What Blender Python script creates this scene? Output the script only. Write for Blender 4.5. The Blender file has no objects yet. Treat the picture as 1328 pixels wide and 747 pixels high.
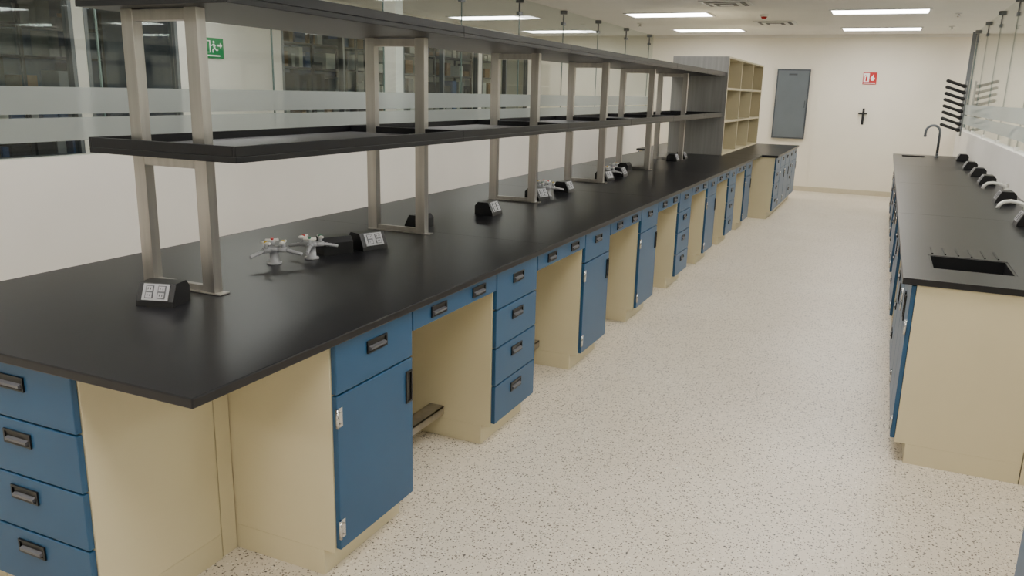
import bpy, bmesh, random
from math import *
from mathutils import Vector, Matrix
random.seed(7)
scn=bpy.context.scene
COL=scn.collection

# ------------------------------------------------------------------ materials
def s2l(c): return tuple(((x/255)/12.92 if x/255<=.04045 else ((x/255+.055)/1.055)**2.4) for x in c)
MATS={}
def mat(name,rgb,rough=.5,metal=0.,spec=.5,noise=0.,nscale=20.,bump=0.,stretch=None,coat=0.,emit=0.):
    m=bpy.data.materials.new(name); m.use_nodes=True; nt=m.node_tree; b=nt.nodes['Principled BSDF']
    c=s2l(rgb)+(1,)
    b.inputs['Base Color'].default_value=c; b.inputs['Roughness'].default_value=rough
    b.inputs['Metallic'].default_value=metal; b.inputs['Specular IOR Level'].default_value=spec
    if coat: b.inputs['Coat Weight'].default_value=coat; b.inputs['Coat Roughness'].default_value=.15
    if emit:
        b.inputs['Emission Color'].default_value=c; b.inputs['Emission Strength'].default_value=emit
    if noise or bump:
        g=nt.nodes.new('ShaderNodeNewGeometry'); mp=nt.nodes.new('ShaderNodeMapping'); n=nt.nodes.new('ShaderNodeTexNoise')
        nt.links.new(g.outputs['Position'],mp.inputs['Vector']); nt.links.new(mp.outputs['Vector'],n.inputs['Vector'])
        if stretch: mp.inputs['Scale'].default_value=stretch
        n.inputs['Scale'].default_value=nscale; n.inputs['Detail'].default_value=4
        if noise:
            r=nt.nodes.new('ShaderNodeValToRGB'); r.color_ramp.elements[0].position=.3; r.color_ramp.elements[1].position=.7
            r.color_ramp.elements[0].color=tuple(x*(1-noise) for x in c[:3])+(1,)
            r.color_ramp.elements[1].color=tuple(min(1,x*(1+noise)) for x in c[:3])+(1,)
            nt.links.new(n.outputs['Fac'],r.inputs['Fac']); nt.links.new(r.outputs['Color'],b.inputs['Base Color'])
        if bump:
            bp=nt.nodes.new('ShaderNodeBump'); bp.inputs['Strength'].default_value=bump; bp.inputs['Distance'].default_value=.002
            nt.links.new(n.outputs['Fac'],bp.inputs['Height']); nt.links.new(bp.outputs['Normal'],b.inputs['Normal'])
    MATS[name]=m; return m
mat('black_epoxy',(26,26,30),.34,noise=.10,nscale=14,spec=.4)
mat('black_tray',(18,18,21),.4,noise=.1,nscale=12,spec=.35)
mat('tray_inside',(60,60,65),.45,noise=.1,nscale=5)
mat('blue_paint',(32,78,114),.36,noise=.05,nscale=3)
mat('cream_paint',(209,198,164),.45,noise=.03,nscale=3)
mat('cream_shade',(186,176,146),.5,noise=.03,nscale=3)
mat('pull_black',(14,14,16),.35,noise=.05)
mat('pull_grey',(92,92,96),.35,noise=.05)
mat('steel',(172,168,162),.33,metal=.9,noise=.12,nscale=30,stretch=(1,1,.05))
mat('steel_dark',(150,149,146),.4,metal=.6,noise=.1,nscale=30,stretch=(1,1,.05))
mat('chrome',(205,205,205),.15,metal=1.,noise=.03)
mat('wall_white',(233,229,221),.65,noise=.02,nscale=2)
mat('wall_cream',(237,230,214),.6,noise=.02,nscale=2)
mat('ceiling_white',(230,228,223),.8,noise=.02,nscale=2)
mat('grey_panel',(104,112,118),.5,noise=.05,nscale=4)
mat('grey_seam',(72,78,84),.5,noise=.05)
mat('baseboard_mat',(200,190,165),.5,noise=.03)
mat('white_plastic',(228,226,218),.35,noise=.02)
mat('light_grey_plastic',(165,165,168),.4,noise=.04)
mat('dark_plastic',(15,15,17),.38,noise=.05)
mat('red',(190,32,34),.4,noise=.05)
mat('yellow',(215,180,50),.4,noise=.05)
mat('green',(20,128,72),.4,noise=.03,emit=.15)
mat('sign_white',(240,240,236),.4,noise=.01,emit=.2)
mat('door_green',(40,110,80),.4,noise=.05)
mat('window_room',(70,80,100),.7,noise=.2,nscale=1.5)
mat('shelf_dark',(46,48,56),.5,noise=.1)
mat('box_brown',(130,98,66),.7,noise=.1)
mat('box_blue',(50,80,130),.6,noise=.1)
mat('box_white',(190,188,182),.6,noise=.05)
mat('frame_grey',(110,114,118),.4,metal=.5,noise=.05)
mat('glass_edge',(100,120,116),.2,noise=.05)
mat('lamp_frame',(220,220,218),.5,noise=.02)
def emat(name,rgb,st):
    m=bpy.data.materials.new(name); m.use_nodes=True; nt=m.node_tree; nt.nodes.clear()
    e=nt.nodes.new('ShaderNodeEmission'); o=nt.nodes.new('ShaderNodeOutputMaterial')
    e.inputs['Color'].default_value=s2l(rgb)+(1,); e.inputs['Strength'].default_value=st
    nt.links.new(e.outputs[0],o.inputs[0]); MATS[name]=m
emat('lamp_glow',(255,252,247),19.5)
emat('lamp_glow_corridor',(255,251,245),11.)
emat('fill_glow_dim',(225,235,255),3.)
def glassmat(name,tint,white=0.,wcol=(225,228,228),refl=.7):
    m=bpy.data.materials.new(name); m.use_nodes=True; nt=m.node_tree; nt.nodes.clear()
    o=nt.nodes.new('ShaderNodeOutputMaterial'); t=nt.nodes.new('ShaderNodeBsdfTransparent'); g=nt.nodes.new('ShaderNodeBsdfGlossy')
    lw=nt.nodes.new('ShaderNodeLayerWeight'); lw.inputs['Blend'].default_value=.5
    pw=nt.nodes.new('ShaderNodeMath'); pw.operation='POWER'; pw.inputs[1].default_value=5.; nt.links.new(lw.outputs['Facing'],pw.inputs[0])
    f=nt.nodes.new('ShaderNodeMath'); f.operation='MULTIPLY_ADD'; f.inputs[1].default_value=refl; f.inputs[2].default_value=.035; nt.links.new(pw.outputs[0],f.inputs[0])
    mx=nt.nodes.new('ShaderNodeMixShader')
    t.inputs['Color'].default_value=tint+(1,); g.inputs['Roughness'].default_value=.02
    nt.links.new(f.outputs[0],mx.inputs[0]); nt.links.new(t.outputs[0],mx.inputs[1]); nt.links.new(g.outputs[0],mx.inputs[2])
    if white:
        d=nt.nodes.new('ShaderNodeBsdfDiffuse'); d.inputs['Color'].default_value=s2l(wcol)+(1,)
        tr=nt.nodes.new('ShaderNodeBsdfTranslucent'); tr.inputs['Color'].default_value=s2l(wcol)+(1,)
        m1=nt.nodes.new('ShaderNodeMixShader'); m1.inputs[0].default_value=.5
        nt.links.new(d.outputs[0],m1.inputs[1]); nt.links.new(tr.outputs[0],m1.inputs[2])
        m2=nt.nodes.new('ShaderNodeMixShader'); m2.inputs[0].default_value=white
        nt.links.new(mx.outputs[0],m2.inputs[1]); nt.links.new(m1.outputs[0],m2.inputs[2]); nt.links.new(m2.outputs[0],o.inputs[0])
    else: nt.links.new(mx.outputs[0],o.inputs[0])
    MATS[name]=m
glassmat('clear_glass',(.94,.97,.96))
glassmat('frosted_film',(.93,.95,.95),.5,(205,210,208))
def floormat():
    m=bpy.data.materials.new('speckled_vinyl'); m.use_nodes=True; nt=m.node_tree; b=nt.nodes['Principled BSDF']
    g=nt.nodes.new('ShaderNodeNewGeometry')
    def ramp(src,p0,p1,c0,c1):
        r=nt.nodes.new('ShaderNodeValToRGB'); e=r.color_ramp.elements; e[0].position=p0;e[1].position=p1;e[0].color=c0;e[1].color=c1
        nt.links.new(src,r.inputs['Fac']); return r.outputs['Color']
    n=nt.nodes.new('ShaderNodeTexNoise'); n.inputs['Scale'].default_value=1.2; nt.links.new(g.outputs['Position'],n.inputs['Vector'])
    base=ramp(n.outputs['Fac'],.3,.7,s2l((217,206,187))+(1,),s2l((225,215,198))+(1,))
    for sc,thr,sel,col,am in ((75.,.22,.58,(78,66,54),.95),(120.,.24,.5,(108,94,76),.85),(42.,.13,.38,(48,42,38),.95),(55.,.2,.4,(246,240,228),.7)):
        v=nt.nodes.new('ShaderNodeTexVoronoi'); v.inputs['Scale'].default_value=sc; nt.links.new(g.outputs['Position'],v.inputs['Vector'])
        mk=ramp(v.outputs['Distance'],thr,thr+.1,(1,1,1,1),(0,0,0,1))
        sp=nt.nodes.new('ShaderNodeSeparateColor'); nt.links.new(v.outputs['Color'],sp.inputs[0])
        lt=nt.nodes.new('ShaderNodeMath'); lt.operation='LESS_THAN'; lt.inputs[1].default_value=sel; nt.links.new(sp.outputs[0],lt.inputs[0])
        mu=nt.nodes.new('ShaderNodeMath'); mu.operation='MULTIPLY'; nt.links.new(mk,mu.inputs[0]); nt.links.new(lt.outputs[0],mu.inputs[1])
        m3=nt.nodes.new('ShaderNodeMath'); m3.operation='MULTIPLY'; m3.inputs[1].default_value=am; nt.links.new(mu.outputs[0],m3.inputs[0])
        mx=nt.nodes.new('ShaderNodeMix'); mx.data_type='RGBA'; nt.links.new(m3.outputs[0],mx.inputs[0]); nt.links.new(base,mx.inputs[6])
        mx.inputs[7].default_value=s2l(col)+(1,); base=mx.outputs[2]
    nt.links.new(base,b.inputs['Base Color']); b.inputs['Roughness'].default_value=.38; b.inputs['Specular IOR Level'].default_value=.4
    MATS['speckled_vinyl']=m
floormat()

# ------------------------------------------------------------------ builders
class B:
    def __init__(s): s.bm=bmesh.new(); s.ms=[]
    def mi(s,m):
        if m not in s.ms: s.ms.append(m)
        return s.ms.index(m)
    def _new(s,faces,m,smooth=False):
        i=s.mi(m)
        for f in faces: f.material_index=i; f.smooth=smooth
    def box(s,x0,x1,y0,y1,z0,z1,m,M=None):
        x0,x1=min(x0,x1),max(x0,x1);y0,y1=min(y0,y1),max(y0,y1);z0,z1=min(z0,z1),max(z0,z1)
        vs=[s.bm.verts.new((M@Vector(p)) if M else p) for p in ((x0,y0,z0),(x1,y0,z0),(x1,y1,z0),(x0,y1,z0),(x0,y0,z1),(x1,y0,z1),(x1,y1,z1),(x0,y1,z1))]
        fs=[s.bm.faces.new([vs[i] for i in q]) for q in ((3,2,1,0),(4,5,6,7),(0,1,5,4),(1,2,6,5),(2,3,7,6),(3,0,4,7))]
        s._new(fs,m); return s
    def prism(s,prof,a0,a1,axis,m,M=None):
        def P(u,v,a):
            p=Vector({'x':(a,u,v),'y':(u,a,v),'z':(u,v,a)}[axis]); return M@p if M else p
        A=[s.bm.verts.new(P(u,v,a0)) for u,v in prof]; C=[s.bm.verts.new(P(u,v,a1)) for u,v in prof]
        n=len(prof); fs=[s.bm.faces.new(A),s.bm.faces.new(C[::-1])]
        for i in range(n): fs.append(s.bm.faces.new([A[i],C[i],C[(i+1)%n],A[(i+1)%n]]))
        s._new(fs,m); return s
    def tube(s,pts,r,m,seg=12,caps=True,M=None):
        pts=[Vector(p) for p in pts]
        if M: pts=[M@p for p in pts]
        rr=r if isinstance(r,(list,tuple)) else [r]*len(pts)
        rings=[]; prev=None
        for i,p in enumerate(pts):
            t=(pts[min(i+1,len(pts)-1)]-pts[max(i-1,0)]).normalized()
            if prev is None: a=t.orthogonal().normalized()
            else: a=(prev-t*prev.dot(t)).normalized()
            prev=a; b=t.cross(a)
            rings.append([s.bm.verts.new(p+rr[i]*(a*cos(2*pi*k/seg)+b*sin(2*pi*k/seg))) for k in range(seg)])
        fs=[]
        for i in range(len(rings)-1):
            for k in range(seg): fs.append(s.bm.faces.new([rings[i][k],rings[i][(k+1)%seg],rings[i+1][(k+1)%seg],rings[i+1][k]]))
        s._new(fs,m,True)
        if caps: s._new([s.bm.faces.new(rings[0][::-1]),s.bm.faces.new(rings[-1])],m)
        return s
    def obj(s,name,parent=None,bevel=0.,loc=None):
        bmesh.ops.recalc_face_normals(s.bm,faces=s.bm.faces)
        me=bpy.data.meshes.new(name); s.bm.to_mesh(me); s.bm.free()
        for m in s.ms: me.materials.append(MATS[m])
        o=bpy.data.objects.new(name,me); COL.objects.link(o)
        if parent: o.parent=parent
        if loc: o.location=loc
        if bevel:
            b=o.modifiers.new('bevel','BEVEL'); b.width=bevel; b.segments=2; b.limit_method='ANGLE'; b.angle_limit=radians(50)
        return o
def empty(name,loc=(0,0,0)):
    e=bpy.data.objects.new(name,None); COL.objects.link(e); e.location=loc; return e

# ------------------------------------------------------------------ room shell
ZC=2.86; YW=16.24; XL=-4.38; XR=1.14
B().box(-12,5,-4,YW+.2,-.1,0,'speckled_vinyl').obj('floor')
B().box(-12,5,-4,YW+.2,ZC,ZC+.1,'ceiling_white').obj('ceiling')
w=B(); w.box(-12,5,YW,YW+.2,0,ZC,'wall_cream'); w.obj('wall_far')
B().box(-12,5,-4.2,-4,0,ZC,'wall_white').obj('wall_near')
B().box(XL-.1,XL,-4,YW,0,1.28,'wall_white').obj('wall_left')
B().box(XR,XR+.12,-4,YW,0,1.27,'wall_white').obj('wall_right')
B().box(3.6,3.8,-4,YW,0,ZC,'wall_white').obj('wall_outer_right')
B().box(XL,-1.0,YW-.018,YW,0,.09,'baseboard_mat').box(-1.0,XR,YW-.018,YW,0,.09,'baseboard_mat').obj('baseboard_far',bevel=.003)
B().box(XL,XL+.015,-4,YW-.02,0,.09,'baseboard_mat').obj('baseboard_left',bevel=.003)
B().box(XL,XR,YW-.03,YW,ZC-.05,ZC,'wall_white').obj('trim_1')
B().box(-1.24,-1.2,YW-.012,YW,.09,ZC-.05,'wall_cream').obj('trim_2')

def partition(name,x,side,z0,y0,y1,step,bands):
    e=empty(name)
    g=B(); g.box(x-.005,x+.005,y0,y1,z0,ZC,'clear_glass'); g.obj('glass_pane',e)
    f=B()
    for a,b in bands: f.box(x+side*.007,x+side*.0085,y0,y1,a,b,'frosted_film')
    f.obj('frosted_bands',e)
    h=B(); y=y1-.3
    while y>y0:
        h.box(x-.006,x+.006,y-.004,y+.004,z0,ZC,'glass_edge')
        h.tube([(x,y,ZC),(x,y,ZC-.05)],.05,'frame_grey',16); h.tube([(x,y,ZC-.05),(x,y,ZC-.16)],.012,'frame_grey',8)
        h.box(x-.02,x+.02,y-.05,y+.05,ZC-.20,ZC-.16,'frame_grey')
        h.box(x-.02,x+.02,y-.05,y+.05,z0,z0+.04,'white_plastic')
        y-=step
    h.obj('joints_and_clamps',e)
    return e
bands=[(1.37,1.505),(1.525,1.68)]
partition('glass_partition',XL-.02,1,1.28,-3.9,YW,1.55,bands)
partition('glass_partition',XR+.05,-1,1.27,-3.9,YW-.5,1.55,bands)
B().box(XR-.005,XR+.055,YW-.45,YW-.39,1.27,ZC,'frame_grey').box(XR-.02,XR+.07,YW-.47,YW-.37,1.27,1.31,'frame_grey').obj('glass_end_post',bevel=.003)

# ------------------------------------------------------------------ ceiling fixtures
def lamp(x,y,glow='lamp_glow'):
    b=B(); hx,hy=.61,.3
    b.box(x-hx,x+hx,y-hy,y-hy+.03,ZC-.015,ZC-.001,'lamp_frame').box(x-hx,x+hx,y+hy-.03,y+hy,ZC-.015,ZC-.001,'lamp_frame')
    b.box(x-hx,x-hx+.03,y-hy+.03,y+hy-.03,ZC-.015,ZC-.001,'lamp_frame').box(x+hx-.03,x+hx,y-hy+.03,y+hy-.03,ZC-.015,ZC-.001,'lamp_frame')
    b.box(x-hx+.03,x+hx-.03,y-hy+.03,y+hy-.03,ZC-.008,ZC-.002,glow)
    b.obj('ceiling_light_panel')
for y in (-2,.8,3.6,6.4,9.2,12.05,14.95):
    for x in (-3.05,-.25): lamp(x,y)
for y in (.8,6.4,12.05,14.95): lamp(-6.0,y,'lamp_glow_corridor')
for y in (.8,3.6,6.4,9.2,12.05,14.95): lamp(2.5,y)  # added fill panels, brighten the view through the right glass
def vent(x,y):
    b=B()
    for k in range(5):
        h=.3-.055*k; c='lamp_frame' if k%2==0 else 'shelf_dark'
        b.box(x-h,x+h,y-h,y+h,ZC-.012-.004*k,ZC-.002,c)
    b.obj('ceiling_air_vent')
vent(-2.0,10.75); vent(-1.75,13.6)
b=B(); b.tube([(-1.75,12.3,ZC),(-1.75,12.3,ZC-.03)],.06,'white_plastic',20).tube([(-1.75,12.3,ZC-.03),(-1.75,12.3,ZC-.06)],[.045,.03],'red',20); b.obj('smoke_detector')
for x,y in ((.7,12.5),(-3.9,13.5),(.75,14.6)):
    B().tube([(x,y,ZC),(x,y,ZC-.012)],.045,'lamp_frame',20).tube([(x,y,ZC-.012),(x,y,ZC-.05)],[.012,.02],'chrome',12).obj('fire_sprinkler')

# ------------------------------------------------------------------ cabinet parts
def pull(b,M,u,z,w=.125,h=.046):
    b.box(u-w/2,u+w/2,0,.006,z+h/2-.007,z+h/2,'pull_black',M); b.box(u-w/2,u+w/2,0,.006,z-h/2,z-h/2+.006,'pull_black',M)
    b.box(u-w/2,u-w/2+.007,0,.006,z-h/2+.006,z+h/2-.007,'pull_black',M); b.box(u+w/2-.007,u+w/2,0,.006,z-h/2+.006,z+h/2-.007,'pull_black',M)
    b.box(u-w/2+.007,u+w/2-.007,0,.001,z-h/2+.006,z+h/2-.007,'pull_black',M)
    b.prism([(0.001,z-h/2+.006),(.012,z-h/2+.012),(.012,z-h/2+.02),(.001,z-h/2+.024)],u-w/2+.014,u+w/2-.014,'x','pull_grey',M)
def vpull(b,M,u,z,w=.042,h=.13):
    b.box(u-w/2,u-w/2+.007,0,.006,z-h/2,z+h/2,'pull_black',M); b.box(u+w/2-.007,u+w/2,0,.006,z-h/2,z+h/2,'pull_black',M)
    b.box(u-w/2+.007,u+w/2-.007,0,.006,z-h/2,z-h/2+.007,'pull_black',M); b.box(u-w/2+.007,u+w/2-.007,0,.006,z+h/2-.007,z+h/2,'pull_black',M)
    b.box(u-w/2+.007,u+w/2-.007,0,.001,z-h/2+.007,z+h/2-.007,'pull_black',M)
def hinge(b,M,u,z,s=1):
    b.box(u-.004*s,u+.026*s,0,.003,z-.035,z+.035,'chrome',M)
    b.tube([M@Vector((u-.004*s,.004,z-.035)),M@Vector((u-.004*s,.004,z+.035))],.006,'chrome',8)
    for dz in (-.022,.022): b.tube([M@Vector((u+.014*s,.003,z+dz)),M@Vector((u+.014*s,.0055,z+dz))],.004,'steel',8)
TOPZ=.885
def unit(e,M,u0,u1,depth,kind,hs=0):
    c=B()
    c.box(u0,u1,-depth,0,.1,.89,'cream_paint',M); c.box(u0,u1,-depth,-.05,0,.1,'cream_paint',M)
    c.obj('carcass',e,bevel=.002)
    f=B(); g=.005; T=.022
    def front(z0,z1): f.box(u0+g,u1-g,.001,T,z0+.003,z1-.003,'blue_paint',M)
    MF=M@Matrix.Translation((0,T,0)); b=B(); um=(u0+u1)/2
    if kind=='drawers':
        zs=[TOPZ,.70,.508,.315,.115]
        for a,c2 in zip(zs,zs[1:]): front(c2,a); pull(b,MF,um,a-.062)
    elif kind=='door':
        front(.70,TOPZ); pull(b,MF,um,TOPZ-.062); front(.115,.70)
        if hs==0:
            vpull(b,MF,u1-.035,.585); hinge(b,MF,u0+g,.62); hinge(b,MF,u0+g,.20)
        else:
            vpull(b,MF,u0+.035,.585); hinge(b,MF,u1-g,.62,-1); hinge(b,MF,u1-g,.20,-1)
    f.obj('blue_fronts',e,bevel=.003); b.obj('pulls_and_hinges',e)
def knee(e,M,u0,u1,depth,two=True,bar=False):
    f=B(); T=.022
    f.box(u0+.004,u1-.004,.001,T,.80,TOPZ-.003,'blue_paint',M); f.obj('knee_drawer_front',e,bevel=.003)
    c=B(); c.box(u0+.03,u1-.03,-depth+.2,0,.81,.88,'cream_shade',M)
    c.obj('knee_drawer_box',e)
    b=B(); MF=M@Matrix.Translation((0,T,0))
    for t in ((.27,.75) if two else (.5,)): pull(b,MF,u0+(u1-u0)*t,.843)
    b.obj('knee_pulls',e)
    if bar:
        k=B(); k.box(u0,u1,-.34,-.26,.155,.165,'steel',M).box(u0,u1,-.34,-.335,.12,.165,'steel',M).box(u0,u1,-.265,-.26,.12,.165,'steel',M); k.obj('foot_rail',e,bevel=.001)

# ------------------------------------------------------------------ island bench
isl=empty('lab_island_bench')
XI=-1.554; XB=-3.19; XC=(XI+XB)/2; Y0=1.43; YE=12.0; YE2=15.0
t=B(); t.box(XB,XI,Y0,YE-.001,.89,.92,'black_epoxy')
t.obj('countertop',isl,bevel=.004)
t=B(); t.box(XB-.22,-1.33,YE,YE2,.89,.92,'black_epoxy'); t.obj('countertop_end_section',isl,bevel=.004)
t=B()
for y in (3.95,6.35,8.75,11.1): t.box(XB+.004,XI-.004,y,y+.003,.9195,.9203,'dark_plastic')
t.obj('countertop_joints',isl)
D=.74
def MX(x,sgn):
    return Matrix(((0,sgn,0,x),(1,0,0,0),(0,0,1,0),(0,0,0,1)))
FR=MX(-1.598,1); BK=MX(-3.146,-1)
kinds=['door','drawers','door','door','drawers','door','drawers','door']
for side,M in ((0,FR),(1,BK)):
    for i in range(8):
        u0=2.06+1.247*i; u1=u0+.495
        unit(isl,M,u0,u1,D,kinds[i],0)
        if i<7: knee(isl,M,u1,u0+1.247,D,True,bar=(i in (0,1,3)))
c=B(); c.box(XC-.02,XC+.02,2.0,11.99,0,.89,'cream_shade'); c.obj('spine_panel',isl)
NE=Matrix(((1,0,0,0),(0,-1,0,1.475),(0,0,1,0),(0,0,0,1)))
unit(isl,NE,-2.60,-2.05,.50,'drawers'); unit(isl,NE,-3.16,-2.605,.50,'drawers')
c=B(); c.box(-2.066,-2.056,1.985,2.056,0,.89,'cream_paint').box(-2.062,-2.058,1.976,1.985,0,.89,'cream_shade').box(-3.14,-2.066,2.0,2.055,0,.89,'cream_shade'); c.obj('corner_filler',isl,bevel=.001)
F2=MX(-1.375,1); F3=MX(-3.37,-1)
for M in (F2,F3):
    for i,k in enumerate(['drawers','door','door','drawers','door']):
        unit(isl,M,12.03+i*.59,12.03+i*.59+.575,.95,k)

# ------------------------------------------------------------------ reagent shelf rack
rk=empty('reagent_shelf_rack')
PX=(-2.32,-2.64); PY=[2.28+1.585*i for i in range(6)]
ZU=1.985
b=B()
pw=.03; pd=.022
for y in PY:
    for x in PX:
        b.box(x-pw,x+pw,y-pd,y+pd,.926,ZU,'steel')
    b.box(PX[1]-.03,PX[0]+.06,y-.028,y+.028,.9205,.927,'steel')
    b.box(PX[1]+pw,PX[0]-pw,y-.012,y+.012,.927,.95,'steel')
    b.box(PX[1]+pw,PX[0]-pw,y-pd,y+pd,1.405,1.445,'steel'); b.box(PX[1]+pw,PX[0]-pw,y-pd,y+pd,ZU-.045,ZU-.005,'steel')
b.obj('post_frames',rk,bevel=.002)
def tray(z0,name,ys):
    b=B(); x0,x1=-2.80,-2.06
    for a,c in ys:
        b.box(x0,x1,a,c,z0,z0+.022,'black_tray')
        b.box(x0+.016,x1-.016,a+.014,c-.014,z0+.022,z0+.026,'tray_inside')
        b.box(x0,x0+.014,a,c,z0+.022,z0+.06,'black_tray').box(x1-.014,x1,a,c,z0+.022,z0+.06,'black_tray')
        b.box(x0+.014,x1-.014,a,a+.012,z0+.022,z0+.06,'black_tray').box(x0+.014,x1-.014,c-.012,c,z0+.022,z0+.06,'black_tray')
    b.obj(name,rk,bevel=.0025)
ys=[2.17]+[p for p in PY[1:]]+[11.44]
tray(1.447,'lower_shelf_trays',[(a+.001,c-.001) for a,c in zip(ys,ys[1:])])
tray(ZU,'upper_shelf_trays',[(a+.001,c-.001) for a,c in zip(ys,ys[1:])])

# ------------------------------------------------------------------ open bookcase
bc=empty('open_pigeonhole_bookcase')
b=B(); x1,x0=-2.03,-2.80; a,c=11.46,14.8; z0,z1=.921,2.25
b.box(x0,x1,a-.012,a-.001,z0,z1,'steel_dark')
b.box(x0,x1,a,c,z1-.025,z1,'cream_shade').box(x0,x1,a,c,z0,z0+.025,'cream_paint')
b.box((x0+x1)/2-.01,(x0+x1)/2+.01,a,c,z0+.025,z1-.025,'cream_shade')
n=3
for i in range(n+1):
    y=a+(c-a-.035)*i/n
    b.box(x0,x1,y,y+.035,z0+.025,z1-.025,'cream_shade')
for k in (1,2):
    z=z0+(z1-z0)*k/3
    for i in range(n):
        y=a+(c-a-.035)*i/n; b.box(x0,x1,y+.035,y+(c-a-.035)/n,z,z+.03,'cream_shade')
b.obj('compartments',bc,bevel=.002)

# ------------------------------------------------------------------ outlets and gas turrets
def outlet(x,y,rz=0.,plate=True,sc=.88):
    b=B(); w=.085
    prof=[(-.075,0),(.075,0),(.072,.025),(.035,.098),(-.05,.098),(-.075,.07)]
    b.prism(prof,-w,w,'y','dark_plastic')
    if plate:
        p0=Vector((.072,0,.025)); p1=Vector((.035,0,.098)); up=(p1-p0).normalized(); n=Vector((up.z,0,-up.x))
        M=Matrix(((n.x,0,up.x,p0.x),(n.y,1,up.y,0),(n.z,0,up.z,p0.z),(0,0,0,1)))
        b.box(0,.005,-.06,.06,.004,.078,'light_grey_plastic',M)
        for yy in (-.028,.028):
            b.box(.005,.008,yy-.018,yy+.018,.012,.07,'pull_grey',M)
            for zz in (.026,.055):
                b.box(.008,.0095,yy-.014,yy+.014,zz-.011,zz+.011,'light_grey_plastic',M)
                for s in (-.006,.006): b.box(.0095,.0098,yy+s-.0015,yy+s+.0015,zz-.005,zz+.005,'dark_plastic',M)
    o=b.obj('bench_outlet_box',bevel=.004,loc=(x,y,.9205)); o.rotation_euler=(0,0,rz); o.scale=(sc,sc,sc); return o
outlet(-2.365,2.08,radians(-72),sc=.84)
outlet(-2.33,3.35,radians(-20)); outlet(-2.41,3.17,radians(150)); outlet(-2.45,4.05,pi,sc=.8)
outlet(-2.33,4.74); outlet(-2.35,5.62,radians(-12)); outlet(-2.36,6.22); outlet(-2.36,7.28,radians(-10)); outlet(-2.36,7.75); outlet(-2.5,8.35,pi); outlet(-2.36,10.0); outlet(-2.36,10.45)
def turret(x,y,rz=0.,cols=('yellow','door_green'),n=2):
    b=B()
    b.tube([(0,0,0),(0,0,.008),(0,0,.009),(0,0,.06),(0,0,.062),(0,0,.082)],[.034,.034,.022,.019,.027,.022],'light_grey_plastic',20)
    for k in range(n):
        a=2*pi*k/n; d=Vector((cos(a),sin(a),0)); P=lambda r,z:(d.x*r,d.y*r,z)
        b.tube([P(.015,.068),P(.06,.068)],[.013,.013],'light_grey_plastic',14)
        pts=[];rr=[]
        for j in range(9):
            pts.append(P(.06+.009*j,.066-.002*j)); rr.append(.0105-.0004*j if j%2==0 else .0075)
        b.tube(pts,rr,'light_grey_plastic',12)
        b.tube([P(.045,.075),P(.045,.1)],[.010,.010],'light_grey_plastic',12)
        s=Vector((-d.y,d.x,0))
        c=Vector(P(.045,.1))
        b.tube([c-s*.03+Vector((0,0,.004)),c,c+s*.03+Vector((0,0,.004))],[.006,.009,.006],'white_plastic',10)
        b.tube([c+Vector((0,0,.004)),c+Vector((0,0,.012))],[.009,.007],cols[k%len(cols)],12)
    o=b.obj('gas_valve_turret',loc=(x,y,.9205)); o.rotation_euler=(0,0,rz)
turret(-2.48,2.82,radians(20),('yellow','red'),3); turret(-2.41,3.0,radians(60),('door_green','red'),3)
turret(-2.36,5.85,radians(40)); turret(-2.44,5.95,radians(110),('red','yellow'),3); turret(-2.40,7.52,radians(10),('red','yellow'),3); turret(-2.48,7.95,radians(80))

# ------------------------------------------------------------------ right wall bench
wb=empty('wall_lab_bench')
RX0,RX1=.161,XR-.001; RY0,RY1=4.06,13.95
sinks=[(.29,.66,4.38,4.76),(.27,.60,13.30,13.68)]
t=B(); ycur=RY0
for (a,c,y0,y1) in sinks:
    t.box(RX0,RX1,ycur,y0,.89,.92,'black_epoxy'); t.box(RX0,a,y0,y1,.89,.92,'black_epoxy'); t.box(c,RX1,y0,y1,.89,.92,'black_epoxy'); ycur=y1
t.box(RX0,RX1,ycur,RY1,.89,.92,'black_epoxy')
t.obj('countertop',wb)
t=B()
for y in (6.5,9.0,11.5): t.box(RX0+.003,RX1,y,y+.003,.9195,.9203,'dark_plastic')
for k in range(6):
    x=.31+.062*k; t.box(x,x+.008,4.80,5.02,.92,.9255,'dark_plastic')
t.obj('joints_and_drain_ridges',wb)
for (a,c,y0,y1) in sinks:
    s=B(); z=.70; w=.012
    s.box(a,a+w,y0,y1,z,.918,'dark_plastic').box(c-w,c,y0,y1,z,.918,'dark_plastic').box(a+w,c-w,y0,y0+w,z,.918,'dark_plastic').box(a+w,c-w,y1-w,y1,z,.918,'dark_plastic').box(a,c,y0,y1,z-.012,z,'dark_plastic')
    s.tube([((a+c)/2,(y0+y1)/2,z),((a+c)/2,(y0+y1)/2,z+.004)],.035,'chrome',20)
    s.obj('sink_basin',wb)
RF=MX(.225,-1)
y=4.075
seq=['door','door','drawers','knee','door','drawers','knee','door','door','drawers','knee','door','drawers','door','knee','drawers','door']
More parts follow.
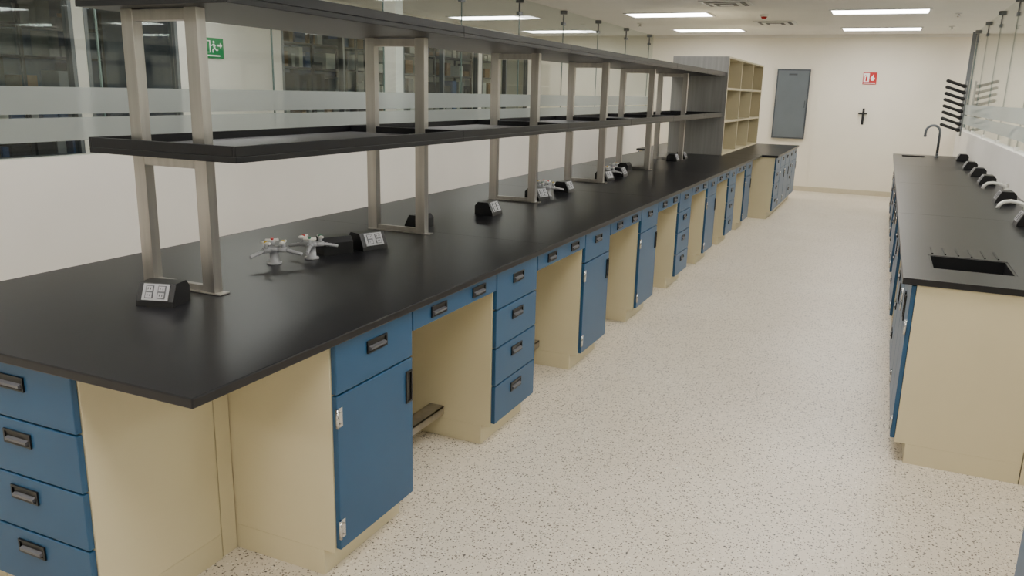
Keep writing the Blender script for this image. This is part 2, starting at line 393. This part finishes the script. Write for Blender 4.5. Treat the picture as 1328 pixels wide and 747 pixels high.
for k in seq:
    L=.5 if k!='knee' else .75
    if y+L>RY1-.02: break
    if k=='knee': knee(wb,RF,y,y+L,.52)
    else:
        if k=='door' and y<4.2:
            c=B(); c.box(.225,.76,4.075,4.095,.1,.89,'cream_paint').box(.275,.76,4.075,4.095,0,.1,'cream_paint')
            c.box(.225,.76,4.79,4.81,.0,.89,'cream_paint').box(.225,.76,4.095,4.79,.1,.12,'cream_paint').box(.275,.285,4.095,4.79,0,.1,'cream_paint')
            c.box(.225,.235,4.095,4.12,.12,.89,'cream_paint').box(.225,.235,4.77,4.79,.12,.89,'cream_paint')
            c.obj('sink_cabinet_carcass',wb,bevel=.0015)
            f=B(); f.box(4.08,4.44,.001,.022,.118,.882,'blue_paint',RF).box(4.447,4.805,.001,.022,.118,.882,'blue_paint',RF); f.obj('sink_doors',wb,bevel=.003)
            g=B(); MF=RF@Matrix.Translation((0,.022,0)); hinge(g,MF,4.08,.68); hinge(g,MF,4.08,.2); hinge(g,MF,4.805,.68,-1); hinge(g,MF,4.805,.2,-1)
            vpull(g,MF,4.40,.7); vpull(g,MF,4.485,.7); g.obj('sink_door_fittings',wb)
            L=.735
        else:
            if not (13.2<y+L and y<13.75): unit(wb,RF,y,y+L,.53,k)
            else:
                unit(wb,RF,y,y+L,.04,k)
    y+=L+.003
c=B(); c.box(.764,RX1-.002,4.075,4.095,0,.89,'cream_paint').box(.78,.80,4.1,RY1-.02,0,.89,'cream_shade').box(.225,RX1-.002,RY1-.03,RY1-.012,0,.89,'cream_paint'); c.obj('end_and_back_panels',wb,bevel=.001)

nb=empty('side_base_cabinet')
t=B(); t.box(.50,RX1,.9,2.64,.89,.92,'black_epoxy'); t.obj('countertop',nb,bevel=.003)
RN=MX(.545,-1)
for u in (.95,1.51,2.07): unit(nb,RN,u,u+.55,.50,'door')

def goose(x,y,h,r,m,reach,name,rz=pi,base=.02):
    b=B(); b.tube([(0,0,0),(0,0,.012),(0,0,.013),(0,0,.05)],[base*1.4,base*1.4,base,base*.8],m,18)
    pts=[(0,0,.05),(0,0,h-reach/2)]
    for k in range(1,13):
        a=pi*k/12; pts.append((reach/2-reach/2*cos(a),0,h-reach/2+reach/2*sin(a)))
    pts.append((reach,0,h-reach/2-.05)); b.tube(pts,r,m,12)
    b.tube([(reach,0,h-reach/2-.05),(reach,0,h-reach/2-.075)],[r*1.3,r*.9],m,12)
    b.tube([(0,-.03,.04),(0,-.03-.05,.055)],[r*.7,r*.6],m,10); b.tube([(0,.03,.04),(0,.08,.055)],[r*.7,r*.6],m,10); b.tube([(0,-.035,.04),(0,.035,.04)],[r,r],m,10)
    o=b.obj(name,loc=(x,y,.9205)); o.rotation_euler=(0,0,rz)
goose(.74,13.45,.46,.018,'frame_grey',.19,'gooseneck_faucet')
def tap(x,y):
    b=B(); m='white_plastic'
    b.tube([(0,0,0),(0,0,.012),(0,0,.014),(0,0,.075)],[.034,.034,.024,.02],m,20)
    pts=[(0,0,.06),(-.02,0,.09),(-.06,0,.105),(-.11,0,.112),(-.15,0,.105),(-.175,0,.085),(-.185,0,.055)]
    b.tube(pts,[.017,.016,.015,.014,.014,.014,.015],m,14)
    b.tube([(0,0,.075),(0,0,.105)],[.016,.014],m,14); b.tube([(0,-.04,.112),(0,0,.106),(0,.04,.112)],[.007,.011,.007],m,10)
    b.obj('bench_water_tap',loc=(x,y,.9205))
tap(1.0,6.75); tap(1.04,8.25)
for x,y in ((1.03,12.9),(1.0,11.3),(1.0,10.3),(.99,9.3),(.97,7.7),(.95,6.3),(1.0,5.3)): outlet(x,y,pi,sc=1.)

# drying peg rack on the right wall
b=B(); yc=15.2
b.box(XR-.022,XR,yc-.06,yc+.06,1.18,2.06,'frame_grey')
for r in range(8):
    for q in range(2):
        z=1.27+.1*r; y=yc-.035+.07*q
        b.tube([(XR-.02,y,z),(XR-.05,y,z+.005),(XR-.10,y,z+.02),(XR-.31,y,z+.09),(XR-.325,y,z+.096)],[.02,.034,.022,.026,.012],'dark_plastic',10)
b.obj('drying_peg_rack')
# ------------------------------------------------------------------ far wall items
b=B(); b.box(-1.965,-1.375,YW-.05,YW,.975,2.245,'grey_seam').box(-1.94,-1.40,YW-.058,YW-.05,1.0,2.22,'grey_panel')
b.box(-1.75,-1.60,YW-.060,YW-.058,2.135,2.165,'grey_seam'); b.box(-1.43,-1.415,YW-.07,YW-.058,1.55,1.68,'grey_seam')
o=b.obj('electrical_panel_cabinet'); o.location.y=-.002
b=B(); b.box(-.475,-.245,YW-.012,YW,1.995,2.205,'red')
b.box(-.462,-.37,YW-.014,YW-.012,2.04,2.19,'sign_white')
b.box(-.43,-.40,YW-.0155,YW-.014,2.05,2.13,'red').box(-.425,-.405,YW-.0155,YW-.014,2.135,2.15,'red').box(-.445,-.425,YW-.0155,YW-.014,2.145,2.155,'red').box(-.45,-.443,YW-.0155,YW-.014,2.08,2.15,'red')
b.prism([(-.34,2.06),(-.29,2.06),(-.275,2.1),(-.295,2.125),(-.3,2.175),(-.325,2.14),(-.35,2.11)],YW-.014,YW-.012,'y','sign_white')
b.box(-.46,-.26,YW-.014,YW-.012,2.01,2.025,'sign_white')
b.obj('fire_extinguisher_sign')
b=B(); x=-.395
b.box(x-.02,x+.02,YW-.02,YW,1.28,1.57,'dark_plastic'); b.box(x-.075,x+.06,YW-.035,YW-.02,1.465,1.495,'dark_plastic')
b.tube([(x,YW-.02,1.53),(x,YW-.07,1.54),(x,YW-.08,1.57)],.012,'dark_plastic',8); b.tube([(x-.07,YW-.03,1.48),(x-.075,YW-.1,1.48)],.012,'dark_plastic',8); b.tube([(x+.055,YW-.03,1.48),(x+.06,YW-.1,1.48)],.012,'dark_plastic',8)
b.obj('fire_extinguisher_bracket',bevel=.003)

# ------------------------------------------------------------------ beyond the left glass
XO=-7.0
w=B()
def wallseg(y0,y1,z0,z1): w.box(XO-.12,XO,y0,y1,z0,z1,'wall_white')
wins=[(3.2,5.38),(5.5,6.62),(8.27,10.85),(11.1,13.7),(13.85,16.0)]
zs0,zs1=1.0,2.62
wallseg(-4,YW,0,zs0); wallseg(-4,YW,zs1,ZC)
yc=-4
for a,c in wins: wallseg(yc,a,zs0,zs1); yc=c
wallseg(yc,YW,zs0,zs1); w.obj('wall_corridor_left')
B().box(-10.6,-10.5,-4,YW,0,ZC,'window_room').obj('wall_outer_left')
for i,(a,c) in enumerate(wins):
    f=B(); t=.04
    f.box(XO-.08,XO+.005,a,c,zs0,zs0+t,'frame_grey').box(XO-.08,XO+.005,a,c,zs1-t,zs1,'frame_grey').box(XO-.08,XO+.005,a,a+t,zs0+t,zs1-t,'frame_grey').box(XO-.08,XO+.005,c-t,c,zs0+t,zs1-t,'frame_grey')
    m=(a+c)/2
    if c-a>1.5: f.box(XO-.08,XO+.005,m-.02,m+.02,zs0+t,zs1-t,'frame_grey')
    f.box(XO-.04,XO-.034,a+t,c-t,zs0+t,zs1-t,'clear_glass'); f.obj('window_%d'%(i+1))
for y in (4.5,9.5,13.0): lamp(-8.9,y,'fill_glow_dim')  # added dim fill panels, light the shelves behind the corridor windows
def rack(x,y0,y1,seed):
    rnd=random.Random(seed); b=B(); zt=2.5
    for y in (y0,(y0+y1)/2,y1-.04):
        for xx in (x-.4,x-.03): b.box(xx,xx+.03,y,y+.04,0,zt,'shelf_dark')
    for z in (.4,.85,1.25,1.62,1.95,2.28):
        b.box(x-.4,x,y0,y1,z,z+.025,'shelf_dark'); y=y0+.06
        while y<y1-.25:
            wd=rnd.uniform(.06,.24); h=rnd.uniform(.08,.28)
            if rnd.random()<.85: b.box(x-.35,x-.06,y,y+wd,z+.025,z+.025+h,rnd.choice(['box_white','box_white','box_brown','box_blue','shelf_dark','shelf_dark','light_grey_plastic','frame_grey']))
            y+=wd+rnd.uniform(.02,.1)
    b.obj('supply_shelf_rack')
for k,(a,c) in enumerate([(2.6,4.6),(4.9,7.0),(8.4,10.6),(10.8,13.0),(13.2,15.6)]): rack(-7.5 if k>1 else -8.6,a,c,k+3)
B().box(-4.66,-4.53,7.05,7.19,0,ZC,'wall_white').obj('corridor_column')
ex=B(); X=XO+.001
ex.box(X,X+.02,6.92,7.26,2.0,2.22,'green')
def q(y0,y1,z0,z1): ex.box(X+.02,X+.022,y0,y1,z0,z1,'sign_white')
q(6.95,7.06,2.06,2.19)
ex.box(X+.022,X+.023,6.965,7.045,2.065,2.18,'green')
ex.tube([(X+.0225,7.11,2.175),(X+.0245,7.11,2.175)],.014,'sign_white',14)
def stick(p,qq,r): ex.tube([(X+.023,p[0],p[1]),(X+.023,qq[0],qq[1])],r,'sign_white',6)
stick((7.105,2.155),(7.12,2.11),.011); stick((7.12,2.11),(7.09,2.085),.007); stick((7.09,2.085),(7.095,2.06),.006); stick((7.12,2.11),(7.15,2.085),.007); stick((7.15,2.085),(7.17,2.09),.006)
stick((7.105,2.15),(7.075,2.135),.005); stick((7.11,2.15),(7.14,2.135),.005)
ex.prism([(7.17,2.13),(7.21,2.13),(7.21,2.11),(7.24,2.14),(7.21,2.17),(7.21,2.15),(7.17,2.15)],X+.02,X+.022,'x','sign_white')
q(6.97,7.2,2.02,2.035)
ex.obj('emergency_exit_sign')
# ------------------------------------------------------------------ world
wd=bpy.data.worlds.new('world'); scn.world=wd; wd.use_nodes=True
wd.node_tree.nodes['Background'].inputs[0].default_value=(.8,.85,.9,1); wd.node_tree.nodes['Background'].inputs[1].default_value=.3

# ------------------------------------------------------------------ camera
R=[[0.90829,0.41765,0.02412],[0.12124,-0.20760,-0.97067],[-0.40040,0.88457,-0.23920]]
cd=bpy.data.cameras.new('camera'); cam=bpy.data.objects.new('camera',cd); COL.objects.link(cam)
M=Matrix(((R[0][0],-R[1][0],-R[2][0],0),(R[0][1],-R[1][1],-R[2][1],0),(R[0][2],-R[1][2],-R[2][2],1.718),(0,0,0,1)))
cam.matrix_world=M
cd.sensor_fit='HORIZONTAL'; cd.sensor_width=36; cd.lens=36*1035.1/1328; cd.clip_start=.05; cd.clip_end=100
scn.camera=cam
